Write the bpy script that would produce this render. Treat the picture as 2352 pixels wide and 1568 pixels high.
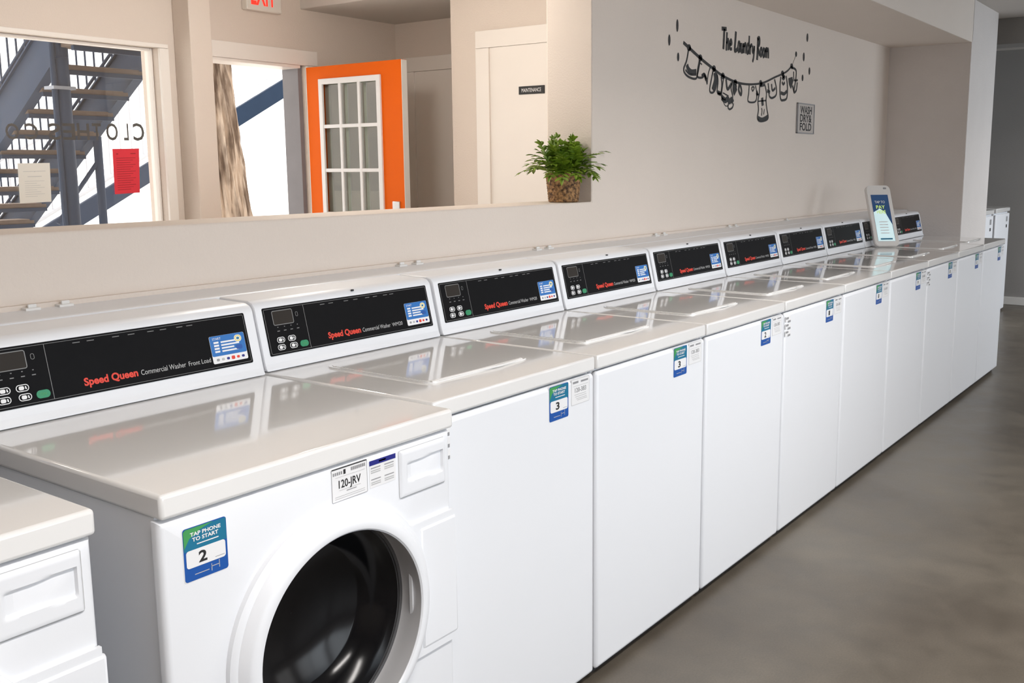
import bpy, bmesh, math, random
from mathutils import Vector, Matrix, noise
for o in list(bpy.data.objects): bpy.data.objects.remove(o)
SC = bpy.context.scene
COL = SC.collection
PI = math.pi

# ------------------------------------------------------------------ camera
FPX, CX, CY = 2264.187, 1278.779, 743.172
CAM = Vector((-2.213, -1.441, 1.453))
YAW, PITCH, ROLL = math.radians(35.358), math.radians(8.996), math.radians(-0.27)
FW = Vector((math.cos(YAW)*math.cos(PITCH), math.sin(YAW)*math.cos(PITCH), -math.sin(PITCH)))
_r = Vector((math.sin(YAW), -math.cos(YAW), 0)); _u = _r.cross(FW)
RT = _r*math.cos(ROLL) + _u*math.sin(ROLL); UP = -_r*math.sin(ROLL) + _u*math.cos(ROLL)
cd = bpy.data.cameras.new('camera'); cam = bpy.data.objects.new('camera', cd); COL.objects.link(cam)
cam.matrix_world = Matrix(((RT.x, UP.x, -FW.x, CAM.x), (RT.y, UP.y, -FW.y, CAM.y), (RT.z, UP.z, -FW.z, CAM.z), (0, 0, 0, 1)))
cd.sensor_width = 36; cd.lens = FPX/2352*36
cd.shift_x = -(CX-1176)/2352; cd.shift_y = -(784-CY)/2352
cd.clip_start = 0.02; cd.clip_end = 300
SC.camera = cam
def on(px, py, ax, val):
    """point of the world plane (axis ax = val) seen at a photo pixel"""
    d = FW + RT*((px-CX)/FPX) - UP*((py-CY)/FPX)
    return CAM + d*((val-CAM[ax])/d[ax])

# ------------------------------------------------------------------ light + exposure
SC.view_settings.view_transform = 'Standard'
SC.view_settings.look = 'None'
SC.view_settings.exposure = 0.17
SC.view_settings.gamma = 1.0
W = bpy.data.worlds.new('daylight'); SC.world = W; W.use_nodes = True
bg = W.node_tree.nodes['Background']; bg.inputs[0].default_value = (1.0, 0.985, 0.97, 1); bg.inputs[1].default_value = 1.9
def lamp(name, kind, loc, energy, color, size=None, aim=None, parent=None):
    l = bpy.data.lights.new(name, kind); l.energy = energy; l.color = color
    o = bpy.data.objects.new(name, l); COL.objects.link(o); o.location = loc
    if kind == 'AREA': l.shape = 'RECTANGLE'; l.size, l.size_y = size
    if aim is not None: o.rotation_euler = Vector(aim).to_track_quat('-Z', 'Y').to_euler()
    return o
sun = lamp('sun', 'SUN', (0, 12, 12), 4.0, (1, .96, .9), aim=(.25, -.35, -1)); sun.data.angle = .02
# daylight through shop-front windows behind the camera; last one added to light the column
DAY = (.78, .89, 1.0)
WINX = [(-2.5, -.3), (-.1, 2.1), (2.7, 4.9), (6.2, 8.6)]
for (a, b), e_, sp in zip(WINX, (14, 12.5, 2, 48), (110, 78, 60, 120)):
    l = lamp('window_daylight', 'AREA', ((a+b)/2, -4.42, 1.5), e_, DAY, (b-a, 1.9), (0, 1, 0)); l.data.spread = math.radians(sp)

# ------------------------------------------------------------------ materials
def mat(name, col, rough=.5, metal=0, spec=.5, coat=0, noise_s=0, noise_amt=0, bump=0, bump_s=200, emit=0, alpha=None, detail=3):
    m = bpy.data.materials.new(name); m.use_nodes = True
    nt = m.node_tree; b = nt.nodes['Principled BSDF']
    b.inputs['Base Color'].default_value = (*col, 1); b.inputs['Roughness'].default_value = rough
    b.inputs['Metallic'].default_value = metal; b.inputs['Specular IOR Level'].default_value = spec
    b.inputs['Coat Weight'].default_value = coat; b.inputs['Coat Roughness'].default_value = .05
    if emit: b.inputs['Emission Color'].default_value = (*col, 1); b.inputs['Emission Strength'].default_value = emit
    tc = nt.nodes.new('ShaderNodeTexCoord')
    if noise_s:
        n = nt.nodes.new('ShaderNodeTexNoise'); n.inputs['Scale'].default_value = noise_s; n.inputs['Detail'].default_value = detail
        nt.links.new(tc.outputs['Object'], n.inputs['Vector'])
        r = nt.nodes.new('ShaderNodeMixRGB'); r.blend_type = 'MIX'
        r.inputs[1].default_value = (*[c*(1-noise_amt) for c in col], 1); r.inputs[2].default_value = (*[min(1, c*(1+noise_amt)) for c in col], 1)
        nt.links.new(n.outputs['Fac'], r.inputs[0]); nt.links.new(r.outputs[0], b.inputs['Base Color'])
    if bump:
        n2 = nt.nodes.new('ShaderNodeTexNoise'); n2.inputs['Scale'].default_value = bump_s; n2.inputs['Detail'].default_value = 3
        nt.links.new(tc.outputs['Object'], n2.inputs['Vector'])
        bp = nt.nodes.new('ShaderNodeBump'); bp.inputs['Strength'].default_value = bump; bp.inputs['Distance'].default_value = .004
        nt.links.new(n2.outputs['Fac'], bp.inputs['Height']); nt.links.new(bp.outputs[0], b.inputs['Normal'])
    return m
def glass(name, tint=(1, 1, 1), refl=.06, rough=.0):
    m = bpy.data.materials.new(name); m.use_nodes = True; nt = m.node_tree; nt.nodes.clear()
    out = nt.nodes.new('ShaderNodeOutputMaterial'); mix = nt.nodes.new('ShaderNodeMixShader')
    t = nt.nodes.new('ShaderNodeBsdfTransparent'); t.inputs[0].default_value = (*tint, 1)
    g = nt.nodes.new('ShaderNodeBsdfGlossy'); g.inputs['Roughness'].default_value = rough
    lw = nt.nodes.new('ShaderNodeLayerWeight'); lw.inputs[0].default_value = .5
    pw = nt.nodes.new('ShaderNodeMath'); pw.operation = 'POWER'; pw.inputs[1].default_value = 5; nt.links.new(lw.outputs['Facing'], pw.inputs[0])
    f = nt.nodes.new('ShaderNodeMapRange'); f.inputs['To Min'].default_value = refl; nt.links.new(pw.outputs[0], f.inputs[0])
    nt.links.new(f.outputs[0], mix.inputs[0]); nt.links.new(t.outputs[0], mix.inputs[1]); nt.links.new(g.outputs[0], mix.inputs[2])
    nt.links.new(mix.outputs[0], out.inputs[0]); return m
M = {}
M['wall'] = mat('greige_wall_paint', (.74, .652, .58), .6, spec=.3, noise_s=3, noise_amt=.025, bump=.35, bump_s=130)
M['soffit'] = mat('brightened_soffit_paint', (.82, .735, .66), .6, spec=.3, noise_s=3, noise_amt=.02, bump=.35, bump_s=130)  # wall paint lightened to make up for weak light on the soffit
M['wall_far'] = mat('dark_grey_wall_paint', (.32, .31, .30), .65, spec=.3, noise_s=2, noise_amt=.05, bump=.3, bump_s=130)
M['ceiling'] = mat('ceiling_paint', (.66, .62, .58), .7, spec=.2, noise_s=2, noise_amt=.02, bump=.3, bump_s=110)
M['trim'] = mat('warm_white_trim_paint', (.88, .83, .78), .4, noise_s=4, noise_amt=.02)
M['enamel'] = mat('white_enamel', (.835, .85, .885), .38, spec=.45, coat=0, noise_s=2, noise_amt=.012)
M['enamel_top'] = mat('glossy_white_enamel_top', (.85, .84, .83), .10, spec=.55, coat=.6, noise_s=2, noise_amt=.012)
M['gap'] = mat('shadow_gap_rubber', (.03, .03, .032), .7, noise_s=30, noise_amt=.1)
M['black'] = mat('black_panel_overlay', (.008, .008, .009), .42, spec=.06, noise_s=40, noise_amt=.1)
M['grey_line'] = mat('grey_print', (.22, .22, .22), .4, noise_s=40, noise_amt=.05)
M['lcd'] = mat('dark_display_window', (.035, .03, .026), .35, spec=.1, noise_s=30, noise_amt=.1)
M['white'] = mat('white_print', (.85, .85, .86), .4, noise_s=20, noise_amt=.02)
M['offwhite'] = mat('white_plastic', (.78, .77, .75), .35, noise_s=10, noise_amt=.02)
M['green'] = mat('green_button', (.02, .26, .12), .35, noise_s=60, noise_amt=.1)
M['red'] = mat('red_print', (.75, .045, .02), .4, noise_s=30, noise_amt=.05)
M['silver'] = mat('silver_print', (.5, .5, .5), .4, noise_s=40, noise_amt=.05)
M['blue'] = mat('blue_card', (.015, .16, .5), .35, noise_s=10, noise_amt=.08)
M['navy'] = mat('navy_band', (.015, .02, .22), .4, noise_s=20, noise_amt=.05)
M['deep'] = mat('deep_blue_band', (.01, .09, .38), .35, noise_s=10, noise_amt=.05)
M['teal'] = mat('teal_band', (.01, .17, .30), .35, noise_s=10, noise_amt=.08)
M['leafgreen'] = mat('green_corner', (.06, .33, .10), .35, noise_s=10, noise_amt=.08)
M['ink'] = mat('black_ink', (.015, .015, .016), .5, noise_s=40, noise_amt=.1)
M['grey_ink'] = mat('grey_ink', (.30, .30, .31), .5, noise_s=40, noise_amt=.1)
M['yellow'] = mat('yellow_print', (.8, .65, .15), .4, noise_s=30, noise_amt=.05)
M['ringgrey'] = mat('grey_door_bezel', (.66, .66, .68), .35, noise_s=10, noise_amt=.04)
M['gasket'] = mat('dark_rubber_gasket', (.09, .09, .094), .4, noise_s=40, noise_amt=.1)
M['doorglass'] = mat('smoked_door_glass', (.005, .005, .006), .16, spec=.25, noise_s=30, noise_amt=.2)
M['drum'] = mat('dark_drum', (.02, .02, .022), .25, spec=.5, noise_s=60, noise_amt=.3)
M['orange'] = mat('orange_door_paint', (.84, .135, .002), .5, spec=.12, noise_s=3, noise_amt=.03)
M['slate'] = mat('slate_painted_steel', (.022, .039, .073), .55, spec=.12, noise_s=6, noise_amt=.12, bump=.15, bump_s=40)
M['jamb'] = mat('grey_door_jamb_paint', (.22, .21, .225), .5, spec=.3, noise_s=6, noise_amt=.1)
M['rail'] = mat('grey_painted_steel', (.20, .22, .26), .5, noise_s=6, noise_amt=.1)
M['palerail'] = mat('pale_galvanised_steel', (.55, .56, .60), .45, noise_s=6, noise_amt=.06)
M['tread'] = mat('weathered_wood_tread', (.13, .095, .075), .8, noise_s=14, noise_amt=.35, bump=.3, bump_s=60)
M['ground'] = mat('sunlit_concrete_yard', (.78, .76, .72), .9, noise_s=1.5, noise_amt=.04)
M['asphalt'] = mat('dark_asphalt', (.10, .10, .10), .9, noise_s=2, noise_amt=.1)
M['metal'] = mat('brushed_metal', (.6, .6, .6), .3, metal=1, noise_s=30, noise_amt=.05)
M['sign_white'] = mat('exit_sign_housing', (.78, .74, .68), .5, noise_s=10, noise_amt=.02)
M['exit_red'] = mat('lit_red_letters', (1, .035, .02), .5, emit=.8, noise_s=10, noise_amt=.02)
M['redpaper'] = mat('red_paper', (.74, .035, .055), .8, noise_s=8, noise_amt=.05)
M['paper'] = mat('cream_paper', (.80, .79, .74), .8, noise_s=8, noise_amt=.02)
M['papertext'] = mat('pale_grey_print', (.55, .56, .56), .8, noise_s=30, noise_amt=.1)
M['darkred'] = mat('dark_red_print', (.40, .02, .03), .8, noise_s=30, noise_amt=.1)
M['decal'] = mat('black_vinyl', (.018, .017, .017), .5, noise_s=30, noise_amt=.1)
M['decal_soft'] = mat('grey_vinyl', (.17, .16, .15), .5, noise_s=30, noise_amt=.1)
M['soil'] = mat('dark_soil', (.02, .014, .01), .9, noise_s=60, noise_amt=.4)
M['screen_frame'] = mat('white_display_shell', (.82, .80, .78), .25, coat=.3, noise_s=8, noise_amt=.02)
M['backing'] = mat('beige_sign_board', (.52, .47, .43), .6, noise_s=6, noise_amt=.02)
M['lamp'] = mat('lit_diffuser', (1, .95, .88), .5, emit=2.0, noise_s=3, noise_amt=.01)
M['pane'] = glass('clear_window_glass')
M['doorpane'] = glass('door_glass', (.80, .82, .78))

def floor_mat():
    m = bpy.data.materials.new('stained_concrete'); m.use_nodes = True; nt = m.node_tree; b = nt.nodes['Principled BSDF']
    tc = nt.nodes.new('ShaderNodeTexCoord')
    def nz(s, d, dist=0):
        n = nt.nodes.new('ShaderNodeTexNoise'); n.inputs['Scale'].default_value = s; n.inputs['Detail'].default_value = d; n.inputs['Distortion'].default_value = dist
        nt.links.new(tc.outputs['Object'], n.inputs['Vector']); return n
    a = nz(1.1, 5, .6); c = nz(7, 6, .3); f = nz(160, 2)
    r = nt.nodes.new('ShaderNodeValToRGB'); e = r.color_ramp.elements
    e[0].position = .3; e[0].color = (.088, .072, .055, 1); e[1].position = .72; e[1].color = (.155, .134, .106, 1)
    nt.links.new(a.outputs['Fac'], r.inputs[0])
    mx = nt.nodes.new('ShaderNodeMixRGB'); mx.blend_type = 'OVERLAY'; mx.inputs[0].default_value = .35
    nt.links.new(r.outputs[0], mx.inputs[1]); nt.links.new(c.outputs['Fac'], mx.inputs[2])
    mx2 = nt.nodes.new('ShaderNodeMixRGB'); mx2.blend_type = 'OVERLAY'; mx2.inputs[0].default_value = .22
    nt.links.new(mx.outputs[0], mx2.inputs[1]); nt.links.new(f.outputs['Fac'], mx2.inputs[2])
    nt.links.new(mx2.outputs[0], b.inputs['Base Color'])
    rr = nt.nodes.new('ShaderNodeMapRange'); rr.inputs['To Min'].default_value = .22; rr.inputs['To Max'].default_value = .48
    nt.links.new(c.outputs['Fac'], rr.inputs[0]); nt.links.new(rr.outputs[0], b.inputs['Roughness'])
    bp = nt.nodes.new('ShaderNodeBump'); bp.inputs['Strength'].default_value = .12; bp.inputs['Distance'].default_value = .01
    nt.links.new(c.outputs['Fac'], bp.inputs['Height']); nt.links.new(bp.outputs[0], b.inputs['Normal'])
    return m
M['floor'] = floor_mat()
def ramp_mat(name, c0, c1, scale, rough, p0=.35, p1=.65, bump=0, stretch=(1, 1, 1), detail=4):
    m = bpy.data.materials.new(name); m.use_nodes = True; nt = m.node_tree; b = nt.nodes['Principled BSDF']
    tc = nt.nodes.new('ShaderNodeTexCoord'); mp = nt.nodes.new('ShaderNodeMapping'); mp.inputs['Scale'].default_value = stretch
    n = nt.nodes.new('ShaderNodeTexNoise'); n.inputs['Scale'].default_value = scale; n.inputs['Detail'].default_value = detail
    r = nt.nodes.new('ShaderNodeValToRGB'); e = r.color_ramp.elements
    e[0].position = p0; e[0].color = (*c0, 1); e[1].position = p1; e[1].color = (*c1, 1)
    nt.links.new(tc.outputs['Object'], mp.inputs[0]); nt.links.new(mp.outputs[0], n.inputs['Vector'])
    nt.links.new(n.outputs['Fac'], r.inputs[0]); nt.links.new(r.outputs[0], b.inputs['Base Color']); b.inputs['Roughness'].default_value = rough
    if bump:
        bp = nt.nodes.new('ShaderNodeBump'); bp.inputs['Strength'].default_value = bump; bp.inputs['Distance'].default_value = .01
        nt.links.new(n.outputs['Fac'], bp.inputs['Height']); nt.links.new(bp.outputs[0], b.inputs['Normal'])
    return m
M['bark'] = ramp_mat('ridged_bark', (.20, .145, .11), (.60, .49, .40), 13, .9, .40, .58, .9, (1, 1, .22), 8)
M['weave'] = ramp_mat('woven_seagrass', (.055, .022, .008), (.46, .25, .10), 75, .7, .35, .66, .4)
M['leaf'] = ramp_mat('fern_leaf', (.075, .155, .006), (.23, .35, .02), 22, .45, .3, .7)
M['bounce_floor'] = mat('pale_bounce_floor', (.62, .58, .53), .35, noise_s=3, noise_amt=.04)  # hidden back-room floor, made pale to bounce light upward
M['column'] = mat('textured_lit_wall_paint', (.76, .71, .68), .55, spec=.35, noise_s=6, noise_amt=.04, bump=.5, bump_s=90)  # same paint as the walls, its lit look put into a paler colour

# ------------------------------------------------------------------ mesh builder
class MB:
    def __init__(s): s.v = []; s.f = []; s.mi = []; s.sm = []; s.mats = []
    def idx(s, m):
        if m not in s.mats: s.mats.append(m)
        return s.mats.index(m)
    def raw(s, vs, fs, m, smooth=True):
        k = len(s.v); s.v += [tuple(v) for v in vs]; i = s.idx(m)
        for n, f in enumerate(fs): s.f.append([a+k for a in f]); s.mi.append(i); s.sm.append(smooth[n] if isinstance(smooth, list) else smooth)
        return s
    def bm(s, b, m, smooth=True, bev=0):
        b.verts.index_update()
        if bev:      # flat faces stay flat, only the narrow bevel strips are shaded smooth
            smooth = [f.calc_area()/max(f.calc_perimeter(), 1e-9) < bev*.7 for f in b.faces]
        vs = [v.co.copy() for v in b.verts]; fs = [[v.index for v in f.verts] for f in b.faces]
        b.free(); return s.raw(vs, fs, m, smooth)
    def box(s, x0, x1, y0, y1, z0, z1, m, bev=0, seg=2, edges=None):
        b = bmesh.new(); bmesh.ops.create_cube(b, size=1)
        for v in b.verts: v.co = ((x0+x1)/2+v.co.x*(x1-x0), (y0+y1)/2+v.co.y*(y1-y0), (z0+z1)/2+v.co.z*(z1-z0))
        if bev:
            es = [e for e in b.edges if edges is None or edges(e)]
            bmesh.ops.bevel(b, geom=es, offset=bev, segments=seg, affect='EDGES', profile=.5)
        return s.bm(b, m, bev=bev)
    def wall(s, xs, zs, holes, y0, y1, m, bev=0, ax=0):
        """one solid wall on a grid of xs by zs with the (i, j) cells in holes left open; ax=0 runs along x, ax=1 along y"""
        b = bmesh.new(); V = {}
        def P(i, j, k):
            if (i, j, k) not in V:
                t = (xs[i], (y0, y1)[k], zs[j]); V[(i, j, k)] = b.verts.new(t if ax == 0 else (t[1], t[0], t[2]))
            return V[(i, j, k)]
        nx, nz = len(xs)-1, len(zs)-1; solid = lambda i, j: 0 <= i < nx and 0 <= j < nz and (i, j) not in holes
        for i in range(nx):
            for j in range(nz):
                if not solid(i, j): continue
                for k in (0, 1): b.faces.new([P(i, j, k), P(i+1, j, k), P(i+1, j+1, k), P(i, j+1, k)])
                for di, dj, e in ((-1, 0, ((i, j), (i, j+1))), (1, 0, ((i+1, j), (i+1, j+1))), (0, -1, ((i, j), (i+1, j))), (0, 1, ((i, j+1), (i+1, j+1)))):
                    if not solid(i+di, j+dj): (a, c), (d, f) = e; b.faces.new([P(a, c, 0), P(d, f, 0), P(d, f, 1), P(a, c, 1)])
        bmesh.ops.recalc_face_normals(b, faces=b.faces)
        if bev: bmesh.ops.bevel(b, geom=[e for e in b.edges if len(e.link_faces) == 2 and e.calc_face_angle() > 1], offset=bev, segments=2, affect='EDGES', profile=.5)
        return s.bm(b, m, bev=bev)
    def prism(s, poly, axis, a, b_, m, bev=0, seg=2):
        """extrude a 2-D polygon (in the other two axes, in order) along axis from a to b_"""
        b = bmesh.new()
        def P(p, t):
            q = list(p); q.insert(axis, t); return q
        A = [b.verts.new(P(p, a)) for p in poly]; B = [b.verts.new(P(p, b_)) for p in poly]
        n = len(poly); b.faces.new(A); b.faces.new(B[::-1])
        for i in range(n): b.faces.new((A[i], B[i], B[(i+1) % n], A[(i+1) % n]))
        bmesh.ops.recalc_face_normals(b, faces=b.faces)
        if bev: bmesh.ops.bevel(b, geom=list(b.edges), offset=bev, segments=seg, affect='EDGES', profile=.5)
        return s.bm(b, m, bev=bev)
    def lathe(s, prof, m, n=64, c=(0, 0, 0), axis='z', wob=None):
        """prof: list of (radius, height)"""
        vs = []; fs = []
        for j, (r, h) in enumerate(prof):
            for i in range(n):
                t = 2*PI*i/n; rr = r + (wob(t, h) if wob else 0)
                p = (rr*math.cos(t), rr*math.sin(t), h) if axis == 'z' else (rr*math.cos(t), h, rr*math.sin(t))
                vs.append((c[0]+p[0], c[1]+p[1], c[2]+p[2]))
        for j in range(len(prof)-1):
            for i in range(n):
                a = j*n+i; b2 = j*n+(i+1) % n
                q = [a, b2, b2+n, a+n]; fs.append(q if axis == 'z' else q[::-1])
        return s.raw(vs, fs, m)
    def tube(s, pts, r, m, n=8, cap=True):
        pts = [Vector(p) for p in pts]; vs = []; fs = []; up = Vector((0, 0, 1)); prev = None
        for i, p in enumerate(pts):
            d = (pts[min(i+1, len(pts)-1)]-pts[max(i-1, 0)]).normalized()
            x = d.cross(up if abs(d.z) < .95 else Vector((1, 0, 0))).normalized() if prev is None else (prev-d*prev.dot(d)).normalized()
            prev = x; y = d.cross(x); rr = r[i] if isinstance(r, (list, tuple)) else r
            for k in range(n): t = 2*PI*k/n; vs.append(p+x*rr*math.cos(t)+y*rr*math.sin(t))
        for i in range(len(pts)-1):
            for k in range(n): a = i*n+k; b = i*n+(k+1) % n; fs.append([a, b, b+n, a+n])
        if cap: fs.append(list(range(n))[::-1]); fs.append([len(vs)-n+k for k in range(n)])
        return s.raw(vs, fs, m)
    def bar(s, p, q, w, h, m, up=(0, 0, 1)):
        p, q = Vector(p), Vector(q); d = (q-p).normalized(); x = d.cross(Vector(up)).normalized(); y = x.cross(d)
        vs = [c+x*(w/2*i)+y*(h/2*j) for c in (p, q) for i, j in ((-1, -1), (1, -1), (1, 1), (-1, 1))]
        return s.raw(vs, [[3, 2, 1, 0], [4, 5, 6, 7], [0, 1, 5, 4], [1, 2, 6, 5], [2, 3, 7, 6], [3, 0, 4, 7]], m, False)
    def rrect(s, c, xd, yd, w, h, r, t, m, n=6):
        """rounded rectangle plate centred at c in directions xd, yd with thickness t along xd x yd"""
        c, xd, yd = Vector(c), Vector(xd), Vector(yd); nd = xd.cross(yd); P = []
        for cx, cy, a0 in ((1, 1, 0), (-1, 1, 90), (-1, -1, 180), (1, -1, 270)):
            for k in range(n+1):
                a = math.radians(a0+90*k/n); P.append((cx*(w/2-r)+r*math.cos(a), cy*(h/2-r)+r*math.sin(a)))
        N = len(P); vs = [c+xd*x+yd*y for x, y in P]+[c+xd*x+yd*y+nd*t for x, y in P]
        fs = [list(range(N))[::-1], list(range(N, 2*N))]+[[i, (i+1) % N, N+(i+1) % N, N+i] for i in range(N)]
        return s.raw(vs, fs, m, False)
    def ring(s, c, xd, yd, w, h, r, lw, t, m, n=6):
        """rounded rectangle outline of line width lw"""
        c, xd, yd = Vector(c), Vector(xd), Vector(yd); nd = xd.cross(yd)
        def loop(w, h, r):
            L = []
            for cx, cy, a0 in ((1, 1, 0), (-1, 1, 90), (-1, -1, 180), (1, -1, 270)):
                for k in range(n+1):
                    a = math.radians(a0+90*k/n); L.append(c+xd*(cx*(w/2-r)+r*math.cos(a))+yd*(cy*(h/2-r)+r*math.sin(a))+nd*t)
            return L
        A = loop(w, h, r); B = loop(w-2*lw, h-2*lw, max(r-lw, .0002)); N = len(A)
        return s.raw(A+B, [[i, (i+1) % N, N+(i+1) % N, N+i] for i in range(N)], m, False)
    def text(s, txt, o, xd, yd, h, m, w=None, t=0, align='l', shear=0, bold=0):
        vs, fs, (x0, x1, y0, y1) = text_mesh(txt, bold)
        o, xd, yd = Vector(o), Vector(xd), Vector(yd); nd = xd.cross(yd)
        k = h/.69; kx = k if w is None else w/(x1-x0)
        off = {'l': x0, 'c': (x0+x1)/2, 'r': x1}[align]
        return s.raw([o+xd*((x-off)*kx+y*k*shear)+yd*(y*k)+nd*t for x, y in vs], fs, m, False)
    def stroke(s, pts, wd, m, nrm):
        """flat ribbon along pts (3-D points on a plane with normal nrm)"""
        pts = [Vector(p) for p in pts]; n = Vector(nrm); vs = []; fs = []
        for i, p in enumerate(pts):
            d = (pts[min(i+1, len(pts)-1)]-pts[max(i-1, 0)])
            if d.length < 1e-9: d = Vector((1, 0, 0))
            sd = d.normalized().cross(n); ww = (wd[i] if isinstance(wd, (list, tuple)) else wd)/2
            vs += [p+sd*ww, p-sd*ww]
        for i in range(len(pts)-1): fs.append([2*i, 2*i+1, 2*i+3, 2*i+2])
        return s.raw(vs, fs, m, False)
    def mesh(s, name, angle=35):
        me = bpy.data.meshes.new(name); me.from_pydata(s.v, [], s.f)
        for m in s.mats: me.materials.append(m)
        me.polygons.foreach_set('material_index', s.mi)
        me.update()
        me.set_sharp_from_angle(angle=math.radians(angle)); me.polygons.foreach_set('use_smooth', s.sm); return me
    def build(s, name, parent=None, **kw): return link(name, s.mesh(name), parent, **kw)
_tc = {}
def text_mesh(txt, bold=0):
    if (txt, bold) not in _tc:
        cu = bpy.data.curves.new('t', 'FONT'); cu.body = txt; cu.resolution_u = 3; cu.offset = bold
        ob = bpy.data.objects.new('t', cu); COL.objects.link(ob)
        dg = bpy.context.evaluated_depsgraph_get(); me = bpy.data.meshes.new_from_object(ob.evaluated_get(dg))
        vs = [(v.co.x, v.co.y) for v in me.vertices]; fs = [list(p.vertices) for p in me.polygons]
        bpy.data.objects.remove(ob); bpy.data.curves.remove(cu); bpy.data.meshes.remove(me)
        xs = [v[0] for v in vs]; ys = [v[1] for v in vs]
        _tc[(txt, bold)] = (vs, fs, (min(xs), max(xs), min(ys), max(ys)))
    return _tc[(txt, bold)]
def link(name, me, parent=None, loc=None, rot=None, label=None, cat=None, group=None, kind=None):
    o = bpy.data.objects.new(name, me); COL.objects.link(o)
    if parent is not None: o.parent = parent
    if loc is not None: o.location = loc
    if rot is not None: o.rotation_euler = rot
    for k, v in (('label', label), ('category', cat), ('group', group), ('kind', kind)):
        if v: o[k] = v
    return o
def thing(name, label, cat, loc=(0, 0, 0), rot=None, group=None): return link(name, None, None, loc, rot, label, cat, group)
S = dict(kind='structure')
def smooth(pts, n=6):
    """Catmull-Rom through points"""
    P = [Vector(p) for p in pts]; out = []
    for i in range(len(P)-1):
        a, b, c, d = P[max(i-1, 0)], P[i], P[i+1], P[min(i+2, len(P)-1)]
        for k in range(n):
            t = k/n; out.append(.5*((2*b)+(c-a)*t+(2*a-5*b+4*c-d)*t*t+(3*b-a-3*c+d)*t**3))
    return out+[P[-1]]

# ------------------------------------------------------------------ setting
H = .946                                   # worktop height
YW, YB, SILL = .92, 1.16, 1.306
OX0, OX1 = -3.3, 1.384                     # pass-through opening in the main wall
CEIL = 2.62
MB().box(-4.2, 9.2, -4.4, YW+.1, -.08, 0, M['floor']).build('floor', **S, label='mottled grey-brown sealed concrete floor', cat='floor')
MB().box(-4.2, 9.2, YW+.1, 3.7, -.08, 0, M['bounce_floor']).build('floor_rear', **S)
w = MB().wall([-4.1, OX0, OX1, 5.45], [0, SILL, 2.3, CEIL], {(1, 1)}, YW, YB, M['wall'], .006)
w.build('wall_back', **S, label='greige wall behind the washers with a wide pass-through opening', cat='wall')
MB().box(-4.1, 5.47, .34, YW+.01, 2.325, CEIL+.005, M['soffit'], .006).build('trim_soffit', **S, label='dropped soffit above the washer row', cat='soffit')
MB().box(5.45, 6.25, .34, 1.6, 0, CEIL+.01, M['column'], .008).build('wall_column', **S, label='pale textured wall end at the far end of the washer row', cat='wall')
MB().box(6.2, 9.1, 1.6, 1.75, 0, CEIL, M['wall_far']).build('wall_alcove', **S)
MB().box(8.98, 9.14, -4.25, 1.6, 0, CEIL, M['wall_far']).build('wall_right', **S, label='dark grey wall at the far end', cat='wall')
MB().box(8.955, 8.98, -4.2, 1.6, 0, .085, M['offwhite'], .006).build('baseboard_right', **S)
MB().box(6.56, 6.86, -4.3, 1.6, 2.417, CEIL+.005, M['wall_far'], .006).build('trim_beam', **S)
w = MB().box(-4.2, 9.14, -4.4, YB, CEIL, CEIL+.12, M['ceiling']).box(5.5, 9.14, YB, 1.8, CEIL, CEIL+.12, M['ceiling']); w.build('ceiling', **S)
MB().box(-4.2, -4.1, -4.4, 3.6, 0, CEIL, M['wall']).build('wall_left', **S)
w = MB().wall([-4.2]+[c for q in WINX for c in q]+[9.1], [0, .5, 2.45, CEIL], {(1, 1), (3, 1), (5, 1), (7, 1)}, -4.4, -4.25, M['wall'])
w.build('wall_front', **S)
for i, (a, b) in enumerate(WINX):
    g = MB()
    for x0, x1, z0, z1 in ((a, b, .5, .55), (a, b, 2.4, 2.45), (a, a+.05, .5, 2.45), (b-.05, b, .5, 2.45), ((a+b)/2-.025, (a+b)/2+.025, .5, 2.45)):
        g.box(x0, x1, -4.37, -4.3, z0, z1, M['trim'], .004)
    g.build('window_%d' % (i+2), **S)
# back room
DX0, DX1, DZ = 1.15, 2.045, 2.09           # entrance door opening
WX0, WX1, WZ0, WZ1 = -2.4, 1.03, .75, 2.104  # window opening
Y3, Y4 = 3.5, 3.66
w = MB().wall([-4.1, WX0, WX1, DX0, DX1, 3.0], [0, WZ0, DZ, WZ1, CEIL], {(1, 1), (1, 2), (3, 0), (3, 1)}, Y3, Y4, M['wall'])
w.build('wall_rear', **S, label='greige outer wall with window and entrance', cat='wall')
MB().box(1.131, 1.268, 3.35, 3.5, 0, CEIL, M['wall'], .006).build('wall_pilaster', **S, label='narrow projecting pilaster between the window and the entrance', cat='pilaster')
MB().box(2.85, 3.0, 2.3, 3.55, 0, CEIL, M['wall']).build('wall_recess', **S)
MB().box(2.2, 2.32, YB-.01, 2.428, 0, CEIL, M['wall'], .006).box(2.25, 2.9, 2.31, 2.42, 0, CEIL, M['wall']).build('wall_partition', **S, label='beige partition wall beyond the opening', cat='wall')
MB().box(2.03, 3.0, YB-.02, 3.52, 2.425, CEIL+.01, M['ceiling'], .006).build('trim_dropped_ceiling', **S)
MB().box(-4.2, 3.05, YB-.001, 3.7, CEIL, CEIL+.12, M['ceiling']).build('ceiling_rear', **S)
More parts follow.
